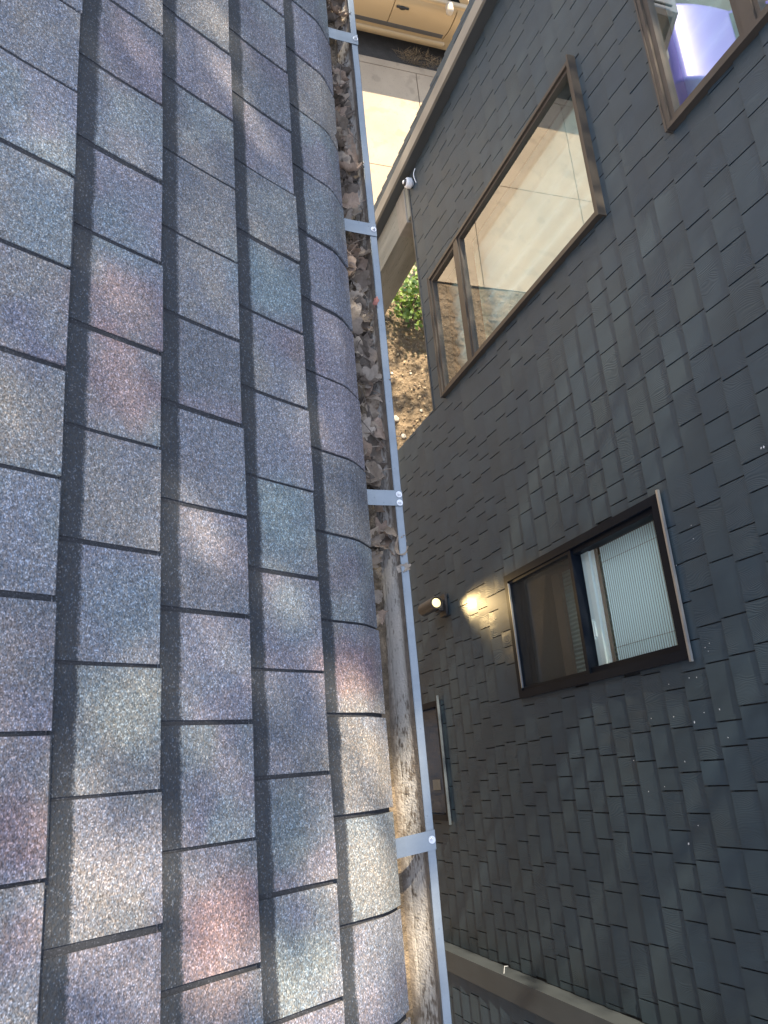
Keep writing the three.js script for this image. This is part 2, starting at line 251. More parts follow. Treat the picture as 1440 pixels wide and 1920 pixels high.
// ---------------------------------------------------------------- the house whose roof carries the camera
const home = thing('stucco_house', 'beige stucco house under the variegated slate-look shingle roof', 'house');
{
  bx(-8, .17, -9.6, -1.86, -2.55, 4).build('wall', M.stucco, home);
  const deck = new Mesher(); const D = (s0, s1, n0, n1, z0, z1) => { const P = (s, n, z) => roofP(s, n, z), f = (a, b, c, d) => deck.quad(a, b, c, d, [0, 0], [1, 0], [1, 1], [0, 1]); f(P(s0, n1, z0), P(s0, n1, z1), P(s1, n1, z1), P(s1, n1, z0)); f(P(s0, n0, z0), P(s1, n0, z0), P(s1, n0, z1), P(s0, n0, z1)); f(P(s0, n0, z0), P(s0, n1, z0), P(s1, n1, z0), P(s1, n0, z0)); f(P(s0, n0, z1), P(s1, n0, z1), P(s1, n1, z1), P(s0, n1, z1)); f(P(s1, n0, z0), P(s1, n1, z0), P(s1, n1, z1), P(s1, n0, z1)); f(P(s0, n0, z0), P(s0, n0, z1), P(s0, n1, z1), P(s0, n1, z0)); };
  D(-1.9, .575, -.12, -.001, ZF + .02, 3.6); deck.build('roof_deck', M.underlay, home);
  { const back = new Mesher(), r = roofP(-1.9, -.001, 0); back.quad([r[0], r[1], ZF], [r[0], r[1], 3.6], [r[0] - 4, r[1] - 2.5, 3.6], [r[0] - 4, r[1] - 2.5, ZF], [0, 0], [3, 0], [3, 3], [0, 3]); back.build('rear_slope', M.underlay, home); }
  bx(.468, .492, -1.86, -1.67, ZF + .02, 3.6).build('fascia', M.fascia, home);
  bx(.17, .468, -1.875, -1.86, ZF + .02, 3.6).build('soffit', M.fascia, home);
  // every tab is a piece of its own; the dark strip below the tabs shows in the slots
  const rnd = rng(11);
  for (let k = 1; k < COURSE.length; k++) {
    const s0 = COURSE[k - 1], s1 = COURSE[k], last = k === COURSE.length - 1;
    const prof = (b, lift) => last ? [[s0 - .03, .0012], [s0 + .13, .0075 + lift], [s0 + .155, .0035 + lift], [s0 + .185, -.0065 + lift], [s1 + .002 + b, -.0195 + lift]] : [[s0 - .03, .0012], [(s0 + s1) / 2, .0055 + lift * .4], [s1 + b, .0118 + lift]];
    const piece = (pf, th, z0, z1, tw, name, mat, uvm) => {
      const m = new Mesher(), n = pf.length, U = uvm ? (s, z) => [s, z] : (s, z) => [(s - S0) / (S1 - S0), (z - ZF) / (ZN - ZF)];
      const T = (i, z, t) => roofP(pf[i][0] + (z === z1 ? tw : 0) * (i === n - 1 ? 1 : 0), pf[i][1] - t, z);
      for (let i = 0; i + 1 < n; i++) {
        const a = pf[i][0], b = pf[i + 1][0];
        m.quad(T(i, z0, 0), T(i, z1, 0), T(i + 1, z1, 0), T(i + 1, z0, 0), U(a, z0), U(a, z1), U(b, z1), U(b, z0));
        m.quad(T(i, z0, th), T(i + 1, z0, th), T(i + 1, z1, th), T(i, z1, th), U(a, z0), U(b, z0), U(b, z1), U(a, z1));
        for (const z of [z0, z1]) m.quad(T(i, z, 0), T(i + 1, z, 0), T(i + 1, z, th), T(i, z, th), U(a, z), U(b, z), U(b, z + .004), U(a, z + .004));
      }
      const e = n - 1; m.quad(T(e, z0, 0), T(e, z1, 0), T(e, z1, th), T(e, z0, th), U(pf[e][0], z0), U(pf[e][0], z1), U(pf[e][0] - .004, z1), U(pf[e][0] - .004, z0));
      return m.build(name, mat, home);
    };
    piece(prof(-.006, -.0035).map(([s, n], i) => [s, i ? n : -.0008]), .002, ZF, ZN, 0, 'shingle_base', M.underlay, true);
    for (let t = Math.floor((ZF - phase(k)) / TAB); ; t++) {
      const z0 = phase(k) + t * TAB + .0045 + (rnd() - .5) * .005, z1 = phase(k) + (t + 1) * TAB - .0045 + (rnd() - .5) * .005; if (z0 > ZN - .05) break;
      const a = Math.max(z0, ZF), b = Math.min(z1, ZN); if (b - a < .02) continue;
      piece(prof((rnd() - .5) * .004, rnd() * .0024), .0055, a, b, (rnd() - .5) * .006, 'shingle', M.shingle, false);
    }
  }
}

// ---------------------------------------------------------------- gutter with its straps
const gut = thing('gutter', 'galvanised box gutter full of dead leaves along the shingled eave', 'gutter');
const LIPY = -1.714;
{
  const inner = [[.513, -1.69], [.513, -1.818], [.628, -1.818], [.646, -1.795], [.661, -1.742], [.6615, LIPY - .004]];
  sheet(inner.map(([x, y]) => [x + .0004, y]), .0015, ZF, ZN, 1).build('lining', M.liner, gut);
  sheet([...inner.map(([x, y]) => [x - (x < .52 ? .0016 : 0) + (x > .62 ? .0014 : 0), y - (y < -1.81 ? .0014 : 0)]), [.6615, LIPY]], .0012, ZF, ZN).build('trough', M.gutter, gut);
  const lip = new Mesher();                              // rolled by hand: it wanders by a millimetre or two along its length
  for (let k = 0; k < 60; k++) { const m = sheet([[.6625, LIPY - .012], [.6625, LIPY - .001], [.664, LIPY], [.6795, LIPY], [.681, LIPY - .0015], [.681, LIPY - .024], [.676, LIPY - .03]], .0011, lerp(ZF, ZN, k / 60), lerp(ZF, ZN, (k + 1) / 60)), n = lip.p.length / 3; bend(m, 1, (x, y, z) => [.0042 * (fbm(z * 1.7, 3, 501, 2) - .5) + .0012 * (vnoise(z * 14, 5, 503) - .5), .0016 * (vnoise(z * 5, 7, 505) - .5)]); lip.p.push(...m.p); lip.u.push(...m.u); lip.i.push(...m.i.map((i) => i + n)); }
  lip.build('lip', M.gutter, gut);
  const zs = [[.144, 1, -.1], [-.627, 2, 0], [-1.400, 1, .05], [-2.076, 1, .03]];
  zs.forEach(([z, nb, skew]) => {
    const w = .0195, m = sheet([[.53, -1.706], [.556, -1.7085], [.612, LIPY + .0022], [.664, LIPY + .0026], [.6805, LIPY + .0026]], .0014, z - w, z + w);
    bend(m, 1, (x) => [0, 0, skew * (x - .672)]); const st = m.build('strap', M.gutter, gut);
    for (let b = 0; b < nb; b++) {
      const bz = nb === 2 ? z - .009 + b * .021 : z - .001;
      const washer = new THREE.CylinderGeometry(.0078, .0078, .0014, 18).translate(.6722, LIPY + .0034, bz), head = new THREE.CylinderGeometry(.0043, .005, .0042, 6).translate(.6722, LIPY + .006, bz), tip = new THREE.CylinderGeometry(.0022, .0022, .008, 8).translate(.6722, LIPY + .008, bz);
      mesh('bolt', merge(washer, head, tip), M.bolt, st);
    }
  });
  // sediment: a crust of silt and rotted leaf, thicker under the shingle edge
  const m = new Mesher(), nx = 44, nz = 900, X = (i) => lerp(.5145, .652, i / nx), Z = (j) => lerp(ZF, ZN, j / nz);
  const hgt = (x, z) => {
    const far = sstep(-.02, -.42, z + .12 * (fbm(z * 6, x * 9, 181, 2) - .5)), edge = .598 + .012 * (fbm(z * 14, 2, 183, 3) - .5) + .03 * far;
    const cl = fbm(x * 120, z * 120, 185, 4), ro = fbm(x * 38, z * 38, 187, 3), left = sstep(edge + .012, edge - .012, x);
    return -1.8135 + .003 * cl + left * (.012 + .016 * cl) + far * (.016 + .036 * ro + .012 * cl) * sstep(.652, .625, x + .02 * (ro - .5));
  };
  for (let i = 0; i < nx; i++) for (let j = 0; j < nz; j++) { const V = (a, b) => [X(a), hgt(X(a), Z(b)), Z(b)], a = V(i, j), b = V(i, j + 1), c = V(i + 1, j + 1), d = V(i + 1, j); m.quad(a, b, c, d, [a[0], a[2]], [b[0], b[2]], [c[0], c[2]], [d[0], d[2]]); }
  tag(mesh('gutter_sediment', weld(m.geometry()), M.silt), 'brown silt and rotted leaf crust in the bottom of the gutter', 'sediment', null, 'stuff');
}

// ---------------------------------------------------------------- dead leaves in the gutter
{
  const rnd = rng(77), geos = [];
  for (let v = 0; v < 7; v++) {
    const lobes = 3 + v % 3, R = 34, rings = 4, p = [], u = [], ix = [], curl = 4 + rnd() * 14, kap = lerp(.9, 2.7, rnd()), kap2 = (rnd() < .4 ? -1 : 1) * lerp(.5, 1.6, rnd()), tw = (rnd() - .5) * 16;
    const out = (a) => .42 + .4 * Math.pow(Math.abs(Math.cos(a / 2)), .8) * (.62 + .38 * Math.cos(a * lobes * 2)) + .07 * hash(Math.round(a * 9), v, 3);
    p.push(0, 0, 0); u.push(.5, .5);
    for (let r = 1; r <= rings; r++) for (let k = 0; k < R; k++) {
      const a = k / R * Math.PI * 2 - Math.PI, l = out(a) * r / rings, x0 = l * Math.cos(a) * 1.2, y0 = l * Math.sin(a) * .85 + .12 * Math.sin(x0 * 2.5 + v);
      const y = Math.sin(y0 * kap) / kap, x = Math.sin(x0 * kap2) / kap2, hgt = (1 - Math.cos(y0 * kap)) / kap + (1 - Math.cos(x0 * kap2)) / kap2 + .02 * tw * x0 * y0 + .16 * (fbm(x0 * 4 + v * 9, y0 * 4, 5, 2) - .5) + .1 * Math.abs(y0) * Math.sin(x0 * 11);
      p.push(x, hgt, y); u.push(x, y);
    }
    for (let k = 0; k < R; k++) { ix.push(0, 1 + (k + 1) % R, 1 + k); for (let r = 1; r < rings; r++) { const a = 1 + (r - 1) * R + k, b = 1 + (r - 1) * R + (k + 1) % R, c = a + R, d = b + R; ix.push(a, b, d, a, d, c); } }
    const g = new THREE.BufferGeometry(); g.setAttribute('position', new THREE.Float32BufferAttribute(p, 3)); g.setAttribute('uv', new THREE.Float32BufferAttribute(u, 2)); g.setIndex(ix); g.computeVertexNormals();
    const stem = tube([[-.3, .03, 0], [-.75, .02, .04], [-1.05, .1, .02]], .018, 6, 5); geos.push(merge(g, stem));
  }
  const veins = texture(128, 128, (i, j) => { const x = (i / 128 - .5) * 2, y = (j / 128 - .5) * 2, v = Math.min(Math.abs(y), Math.abs(Math.abs(y) - .8 * ((x * 4 + 8) % 1) * .5)), t = .72 + .5 * fbm(i / 12, j / 12, 191, 3) + (v < .03 ? .35 : 0); return [.8 * t, .8 * t, .8 * t]; }, true);
  const tones = [[.43, .34, .255], [.34, .265, .2], [.24, .19, .15], [.40, .33, .265], [.15, .118, .093], [.37, .265, .195]].map((c) => phy(rgb(...c), .75, { map: veins, transmission: .12, thickness: 0 }));
  const put = (x, y, z, size, rx, ry, rz, g, t) => {
    const o = mesh('dry_leaf', geos[g], tones[t]); o.position.set(x, y, z); o.rotation.set(rx, ry, rz); o.scale.setScalar(size);
    tag(o, 'curled dead brown leaf lying in the gutter', 'leaf', 'dead leaves in the gutter');
  };
  for (let i = 0; i < 250; i++) {
    const z = -2.42 + 2.1 * Math.pow(rnd(), .92), dens = z > -.55 ? .35 : 1; if (rnd() > dens) continue;
    const x = .578 + .062 * rnd(), near = [.144, -.627, -1.4, -2.076].some((q) => Math.abs(z - q) < .055), size = lerp(.034, .066, rnd()) * (z > -.5 ? .7 : 1) * (near ? .6 : 1);
    put(x, -1.766 - (near ? .012 : 0) + .04 * rnd() * rnd() * (near ? .3 : 1) + .01 * (x < .6 ? 1 : 0), z, size, (rnd() - .5) * 1.7, rnd() * 6.28, (rnd() - .5) * 1.5, Math.floor(rnd() * 7), Math.floor(rnd() * 6));
  }
  put(.662, -1.722, -.50, .036, .2, 1.2, -.5, 2, 1); put(.655, -1.735, -.55, .04, -.5, 2.2, -.3, 4, 1); put(.665, -1.716, -.455, .024, .3, .4, .4, 1, 3); put(.63, -1.752, -.70, .044, .5, 2.0, .2, 3, 3); put(.628, -1.745, -.96, .05, -.3, .9, .6, 0, 3); put(.612, -1.735, -1.05, .045, .2, 2.9, .3, 5, 0);
  for (let i = 0; i < 9; i++) {
    const z = -2.2 + 1.75 * rnd(), a = rnd() * 6.28, l = .03 + .04 * rnd(), x = .62, y = -1.742 + .015 * rnd();
    tag(mesh('twig', tube([[x - l * Math.cos(a), y, z - l * Math.sin(a)], [x, y + .012, z], [Math.min(.66, x + l * .7 * Math.cos(a)), y + .004, z + l * Math.sin(a)]], .0011, 12, 5), tones[4]), 'thin dark twig among the gutter leaves', 'twig', 'twigs in the gutter');
  }
  const red = phy(rgb(.33, .13, .10), .7, { transmission: .15, thickness: 0 }); const o = mesh('red_leaf', geos[6], red); { const q = atY(704, 566, -1.705); o.position.copy(q); o.rotation.set(.4, 1.4, .3); o.scale.setScalar(.016); tag(o, 'small reddish leaf hanging over the gutter lip', 'leaf'); }
  globalThis.leafKit = { geos, tones };
}

// ---------------------------------------------------------------- neighbouring house clad in dark shakes
const WX = 2.9, EXPO = .1777;
const house = thing('shake_clad_house', 'neighbouring house clad in dark slate blue shakes', 'house');
const WIN = [                                               // y0, y1, z0, z1 of the openings in the clad wall (outer frame)
  { y0: -5.31, y1: -3.44, z0: -1.335, z1: -.425 }, { y0: -5.974, y1: -3.43, z0: -4.414, z1: -3.176 }, { y0: -2.753, y1: -.209, z0: -4.43, z1: -3.192 }, { y0: -8.35, y1: -6.83, z0: -.58, z1: .44 }];
const JOGF = -5.81, JOGN = 1.46, UNDER = -6.275, LOWZ = -3.195, TOP = 1.4, ENDZ = 3.4;
{
  // sheathing with real openings
  const ys = [...new Set([-9.8, UNDER, TOP, ...WIN.flatMap((w) => [w.y0, w.y1])])].sort((a, b) => a - b), zs = [...new Set([JOGF, LOWZ, JOGN, ...WIN.flatMap((w) => [w.z0, w.z1])])].sort((a, b) => a - b), m = new Mesher();
  for (let i = 0; i + 1 < ys.length; i++) for (let j = 0; j + 1 < zs.length; j++) {
    const y = (ys[i] + ys[i + 1]) / 2, z = (zs[j] + zs[j + 1]) / 2; if (y < UNDER && z < LOWZ) continue; if (WIN.some((w) => y > w.y0 && y < w.y1 && z > w.z0 && z < w.z1)) continue;
    m.box(WX, WX + .14, ys[i], ys[i + 1], zs[j], zs[j + 1]);
  }
  m.build('wall_sheathing', M.sheath, house);
  bx(WX - .098, WX + .14, UNDER, TOP, -6.08, JOGF).build('corner_bay', M.trim, house);
  bx(WX - .12, WX + .14, -9.8, TOP, JOGN, ENDZ).build('projecting_bay', M.sheath, house);
  bx(WX + .14, 9, UNDER, UNDER + .05, -6.08, LOWZ).build('soffit', M.trim, house);
  bx(WX + .15, 9, UNDER + .06, TOP, -6.08, -5.98).build('street_wall', M.trim, house);
  bx(WX + .15, 9, -9.8, UNDER, LOWZ, LOWZ + .1).build('lower_street_wall', M.sheath, house);
  bx(WX + 1.2, 9, -9.8, TOP - .01, LOWZ + .2, ENDZ).build('core', M.sheath, house); bx(WX + 1.2, 9, UNDER + .06, TOP - .01, -5.97, LOWZ + .19).build('core', M.sheath, house);
  bx(WX - .2, 9.1, TOP, TOP + .12, -6.2, ENDZ).build('roof_slab', M.sheath, house);
  bx(WX - .012, WX, UNDER - .004, UNDER + .02, JOGF, LOWZ).build('drip_edge', M.trim, house);
  // far corner board and near corner board
  bx(WX - .124, WX - .1, -9.05, TOP, JOGF - .135, JOGF - .004).build('corner_board', M.trimPale, house);
  bx(WX - .0995, WX - .001, -9.05, TOP, JOGF - .11, JOGF - .001 + .004).build('corner_post', M.trim, house);
  bx(WX - .144, WX - .121, -9.8, TOP, JOGN - .022, JOGN + .13).build('bay_corner_board', M.trim, house);
  bx(WX - .1205, WX - .002, -9.8, TOP, JOGN - .022, JOGN - .001).build('bay_corner_return', M.trim, house);

  // shakes, course by course, cut round the openings
  const rnd = rng(5), shakes = [], sub = (r, w) => {
    if (r.y1 <= w.y0 || r.y0 >= w.y1 || r.z1 <= w.z0 || r.z0 >= w.z1) return [r]; const o = [];
    if (r.z0 < w.z0) o.push({ ...r, z1: w.z0 }); if (r.z1 > w.z1) o.push({ ...r, z0: w.z1 });
    const z0 = Math.max(r.z0, w.z0), z1 = Math.min(r.z1, w.z1); if (r.y0 < w.y0) o.push({ ...r, z0, z1, y1: w.y0 }); if (r.y1 > w.y1) o.push({ ...r, z0, z1, y0: w.y1, cut: true }); return o;
  };
  const W = [.125, .155, .155, .19, .19, .2, .235, .27, .3];
  const field = (x, zA, zB, wins, lowZ) => {
    for (let k = -36; k < 29; k++) {
      const y0 = -3.538 + EXPO * k, y1 = y0 + EXPO; if (y1 > TOP || y0 < -9.8) continue;
      let z = zA - rnd() * .15;
      while (z < zB) {
        const w = W[Math.floor(rnd() * W.length)] * lerp(.94, 1.06, rnd()); let rs = [{ x, base: y0, y0, y1, z0: Math.max(zA, z) + .0038, z1: Math.min(zB, z + w) - .0038 }]; z += w;
        if (lowZ !== undefined) rs = rs.flatMap((r) => sub(r, { y0: -20, y1: UNDER, z0: -20, z1: lowZ }));
        for (const wi of wins) rs = rs.flatMap((r) => sub(r, wi));
        for (const r of rs) if (r.z1 - r.z0 > .015 && r.y1 - r.y0 > .012) shakes.push({ ...r, t: .0105 + .003 * rnd(), o: rnd() * 5, ov: rnd() * 5, k: Math.floor(rnd() * 4), b: (rnd() - .5) * .003, sk: (rnd() - .5) * .004, tw: (rnd() - .5) * .002 });
      }
    }
  };
  field(WX, JOGF, JOGN - .024, WIN, LOWZ); field(WX - .098, -6.085, JOGF - .137, []); field(WX - .12, JOGN + .132, ENDZ, []);
  const add = (m, r) => {
    const top = r.y1 + .014, fr = (y) => r.x - Math.max(.002, r.t - (r.t - .0032) * (y - r.base) / EXPO), b0 = r.y0 > r.base + .001 ? r.y0 : r.y0 + r.b, back = r.x - .001;
    const U = (y, z) => [z + r.o, y + r.ov], A = [fr(b0) - r.tw, b0, r.z0], Bq = [fr(b0) + r.tw, b0 + r.sk, r.z1], C = [fr(top) - 0, top, r.z1], D = [fr(top), top, r.z0], e = [back, b0, r.z0], f = [back, b0 + r.sk, r.z1], g = [back, top, r.z1], h = [back, top, r.z0], n = [0, 0];
    m.quad(A, Bq, C, D, U(b0, r.z0), U(b0, r.z1), U(top, r.z1), U(top, r.z0)); m.quad(e, f, Bq, A, U(b0, r.z0), U(b0, r.z1), U(b0 + .01, r.z1), U(b0 + .01, r.z0)); m.quad(A, D, h, e, U(b0, r.z0), U(top, r.z0), U(top, r.z0 + .01), U(b0, r.z0 + .01)); m.quad(Bq, f, g, C, n, n, n, n); m.quad(D, C, g, h, n, n, n, n);
  };
  const V = new THREE.Vector3(), view = (r) => {              // how large a shake shows in the photograph
    const P = (y, z) => { V.set(r.x, y, z); const d = V.dot(FWD); return [V.dot(RIGHT) / d * F + 720, V.dot(DOWN) / d * F + 960, d]; }, c = P((r.y0 + r.y1) / 2, (r.z0 + r.z1) / 2), gx = 661 + .098 * c[1];
    if (c[2] < 0 || c[0] < gx || c[0] > 1452 || c[1] < -12 || c[1] > 1932) return 0; const a = P(r.y0, r.z0), b = P(r.y1, r.z0), d = P(r.y0, r.z1); return Math.abs((b[0] - a[0]) * (d[1] - a[1]) - (b[1] - a[1]) * (d[0] - a[0]));
  };
  shakes.forEach((r) => { r.a = view(r); }); shakes.sort((a, b) => b.a - a.a);
  const rest = [0, 1, 2, 3].map(() => new Mesher());
  shakes.forEach((r, i) => { if (i < 300) { const m = new Mesher(); add(m, r); m.build('shake', M.paint[r.k], house); } else add(rest[r.k], r); });
  rest.forEach((m, k) => { const o = m.build('shake_siding', M.paint[k], house); o.userData.kind = 'stuff'; });

  // flecks of white paint and droppings on the shakes
  const fl = new Mesher(), r2 = rng(23);
  for (const [px, py, s] of [[1221, 1347, .007], [1263, 1344, .008], [1320, 1336, .006], [1349, 1330, .009], [1284, 1428, .008], [1365, 1383, .006], [1302, 1354, .012], [1246, 1475, .006], [1216, 1484, .008], [1309, 1548, .007], [1322, 1214, .006], [1330, 1206, .006], [1328, 1221, .005], [1292, 1271, .007], [1306, 1270, .007], [1254, 1283, .006], [1291, 1582, .013], [1188, 1426, .007], [1432, 838, .012], [1427, 840, .01], [1275, 1225, .006], [1300, 1010, .006], [1296, 985, .005], [1268, 1060, .005]]) {
    const p = atX(px, py, WX - .014), a = r2() * 3; for (let k = 0; k < 2; k++) { const c = Math.cos(a + k), d = Math.sin(a + k), l = s * (k ? .42 : .62), w = s * (.2 + .12 * k), q = (u, v) => [p.x + k * .0004, p.y + u * c - v * d, p.z + u * d + v * c]; fl.quad(q(-l, -w), q(l, -w * .6), q(l * .8, w), q(-l * .7, w * .8), [0, 0], [1, 0], [1, 1], [0, 1]); }
  }
  const f2 = fl.build('paint_flecks', M.white, house); f2.userData.kind = 'stuff';

  // windows
  const ring = (m, x0, x1, y0, y1, z0, z1, w, wt = w) => m.box(x0, x1, y0, y0 + w, z0, z1).box(x0, x1, y1 - wt, y1, z0, z1).box(x0, x1, y0 + w, y1 - wt, z0, z0 + w).box(x0, x1, y0 + w, y1 - wt, z1 - w, z1);
  const room = (w, g, depth = .95) => { const x0 = WX + .141, x1 = WX + depth, m = new Mesher(), t = .02, a = .12; m.box(x1, x1 + t, w.y0 - a, w.y1 + a, w.z0 - a, w.z1 + a).box(x0, x1, w.y0 - a - t, w.y0 - a, w.z0 - a, w.z1 + a).box(x0, x1, w.y1 + a, w.y1 + a + t, w.z0 - a, w.z1 + a).box(x0, x1, w.y0 - a, w.y1 + a, w.z0 - a - t, w.z0 - a).box(x0, x1, w.y0 - a, w.y1 + a, w.z1 + a, w.z1 + a + t); m.build('recess', M.room, g); };
  const drape = (x, y0, y1, z0, z1, amp, wave, g, name = 'curtain', mat = M.drape) => { const m = new Mesher(), n = Math.ceil((z1 - z0) / wave * 8), X = (i) => x + amp * Math.sin(i / 8 * 6.283) * (.7 + .5 * hash(i >> 3, 3, 5)), Z = (i) => lerp(z0, z1, i / n); for (let i = 0; i < n; i++) m.quad([X(i), y0, Z(i)], [X(i + 1), y0, Z(i + 1)], [X(i + 1), y1, Z(i + 1)], [X(i), y1, Z(i)], [0, 0], [1, 0], [1, 1], [0, 1]); const o = mesh(name, weld(m.geometry()), mat, g); return o; };
  // two tall bronze windows: a large fixed pane over a low one
  const tall = (w, label, mat) => {
    const g = part('window', house); g.userData.label = label;
    const x = WX - .052, a = new Mesher(); ring(a, x, WX + .1, w.y0, w.y1, w.z0, w.z1, .027); a.build('frame', M.bronze, g);
    const mul = w.y0 + .60, b = new Mesher(); ring(b, x + .016, WX + .09, w.y0 + .029, mul - .012, w.z0 + .029, w.z1 - .029, .034); b.build('lower_sash', M.bronze, g);
    const c = new Mesher(); ring(c, x + .016, WX + .09, mul + .068, w.y1 - .029, w.z0 + .029, w.z1 - .029, .026); c.build('upper_sash', M.bronze, g);
    bx(x + .004, WX + .09, mul - .01, mul + .066, w.z0 + .029, w.z1 - .029).build('mullion', M.bronze, g);
    const pane = (y0, y1, i) => { const m = new Mesher(), X = WX - .012; m.quad([X, y0, w.z0 + .045], [X, y0, w.z1 - .045], [X, y1, w.z1 - .045], [X, y1, w.z0 + .045], [0, 0], [1, 0], [1, 1], [0, 1]); return m.build('pane', M.glass, g); };
    pane(w.y0 + .055, mul - .04, 0); pane(mul + .085, w.y1 - .045, 1);
    { const fo = new Mesher(); fo.box(x - .014, WX - .003, w.y1 + .001, w.y1 + .016, w.z0 - .02, w.z1 + .02); fo.build('head_flashing', M.bronze, g); const si = new Mesher(); si.box(x - .006, WX - .003, w.y0 - .012, w.y0 - .001, w.z0 - .008, w.z1 + .008); si.build('sill', M.bronze, g); }
    room(w, g); drape(WX + .2, w.y0 - .05, w.y1 - .02, w.z0 - .08, w.z1 + .08, .018, .19, g);
  };
  tall(WIN[1], 'bronze framed window mirroring the sunlit sidewalk'); tall(WIN[2], 'upper bronze framed window mirroring the street');
  // black hung window with an insect screen below and a pleated shade above
  {
    const w = WIN[0], g = part('window', house); g.userData.label = 'black framed window with pleated shade behind its upper pane'; const x = WX - .03, mid = -4.40, a = new Mesher(); ring(a, x, WX + .1, w.y0, w.y1, w.z0, w.z1, .052, .06); a.build('frame', M.black, g);
    const up = new Mesher(); ring(up, x + .022, WX + .085, mid - .02, w.y1 - .062, w.z0 + .054, w.z1 - .054, .034); up.build('upper_sash', M.black, g);
    const lo = new Mesher(); ring(lo, x + .008, WX + .03, w.y0 + .054, mid + .02, w.z0 + .054, w.z1 - .054, .022, .034); lo.build('screen_frame', M.black, g);
    const q = (X, y0, y1, z0, z1) => new Mesher().quad([X, y0, z0], [X, y0, z1], [X, y1, z1], [X, y1, z0], [z0, y0], [z1, y0], [z1, y1], [z0, y1]);
    q(WX - .008, w.y0 + .07, mid, w.z0 + .07, w.z1 - .07).build('insect_screen', M.screen, g); q(WX + .05, w.y0 + .07, mid, w.z0 + .07, w.z1 - .07).build('pane', M.glass2, g); q(WX + .03, mid + .01, w.y1 - .09, w.z0 + .08, w.z1 - .08).build('pane', M.glass2, g);
    bx(x - .006, x + .010, w.y1 + .001, w.y1 + .016, w.z0 - .015, w.z1 + .015).build('head_flashing', M.flash, g);
    bx(x - .006, WX - .02, w.y0 + .06, w.y0 + .066, w.z0 + .07, w.z1 - .07).build('track', M.flash, g);
    // behind the upper pane: white inner sash with latch, then the shade
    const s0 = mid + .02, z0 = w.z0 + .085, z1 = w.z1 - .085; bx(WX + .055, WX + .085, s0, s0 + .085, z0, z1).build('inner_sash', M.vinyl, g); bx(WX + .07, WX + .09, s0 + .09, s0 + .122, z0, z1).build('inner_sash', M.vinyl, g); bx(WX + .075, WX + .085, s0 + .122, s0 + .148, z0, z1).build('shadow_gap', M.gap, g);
    mesh('latch', merge(rbox(WX + .052, s0 + .03, (z0 + z1) / 2 + .13, .012, .018, .1, .005), rbox(WX + .05, s0 + .018, (z0 + z1) / 2 + .13, .012, .006, .13, .002)), M.vinyl, g);
    const n = 34, y0 = s0 + .15, y1 = w.y1 - .06; for (let i = 0; i < n; i++) { const a0 = lerp(y0, y1, i / n) + .0024, a1 = lerp(y0, y1, (i + 1) / n) - .0024, am = lerp(a0, a1, .5), X = WX + .094, d = .0055, m = new Mesher(); m.quad([X + d, a0, z0], [X + d, a0, z1], [X, am, z1], [X, am, z0], [0, 0], [1, 0], [1, 1], [0, 1]).quad([X, am, z0], [X, am, z1], [X + d, a1, z1], [X + d, a1, z0], [0, 0], [1, 0], [1, 1], [0, 1]); m.build('shade_pleat', M.shade, g); }
    bx(WX + .102, WX + .106, y0, y1, z0, z1).build('pleat_line_backing', M.gap, g); for (const zc of [z0 + .1, z1 - .1]) mesh('cord', cyl([WX + .094, y0, zc], [WX + .094, y1, zc], .0012, .0012, 5), M.gap, g);  // dark backing added so fold shade reads as lines between the pleats
    room(w, g, .8); drape(WX + .2, w.y0 + .42, mid + .05, z0, z1, .004, .03, g, 'folded_shade'); bx(WX + .16, WX + .19, w.y0 + .36, w.y0 + .46, z0, z1).build('shade_rail', M.gap, g); bx(WX + .15, WX + .19, w.y0 + .64, w.y0 + .70, z0, z1).build('shade_rail', M.vinyl, g);
  }
  {
    const w = WIN[3], g = part('window', house); g.userData.label = 'dark low window below the lamp, half hidden by the gutter'; const x = WX - .04, a = new Mesher(); ring(a, x, WX + .1, w.y0, w.y1, w.z0, w.z1, .05); a.build('frame', M.black, g);
    const m = new Mesher(), X = WX + .02; m.quad([X, w.y0 + .04, w.z0 + .04], [X, w.y0 + .04, w.z1 - .04], [X, w.y1 - .04, w.z1 - .04], [X, w.y1 - .04, w.z0 + .04], [0, 0], [1, 0], [1, 1], [0, 1]); m.build('pane', M.glass3, g);
    bx(x - .01, x + .012, w.y1 + .001, w.y1 + .014, w.z0 - .04, w.z1 + .03).build('head_flashing', M.zinc, g); room(w, g);
    bx(WX + .06, WX + .066, w.y0 + .03, w.y1 - .03, w.z0 + .03, w.z1 - .03).build('roller_blind', M.blueBlind, g); bx(WX + .05, WX + .054, -7.35, -7.17, .1, .19).build('paper', M.trimPale, g);
  }
}

// ---------------------------------------------------------------- concrete pier below the overhang
{
  const g = thing('concrete_pier', 'weathered grey concrete pier under the overhanging far corner', 'pier', [3.055, -9.2, -5.592]);
  const a = merge(rbox(0, 1.46, 0, .335, 2.9, .42, .008)); mesh('shaft', a, M.raw, g);
  mesh('cap_beam', rbox(-.03, 2.72, .02, .30, .24, .42, .01), M.trimPale, g);
}

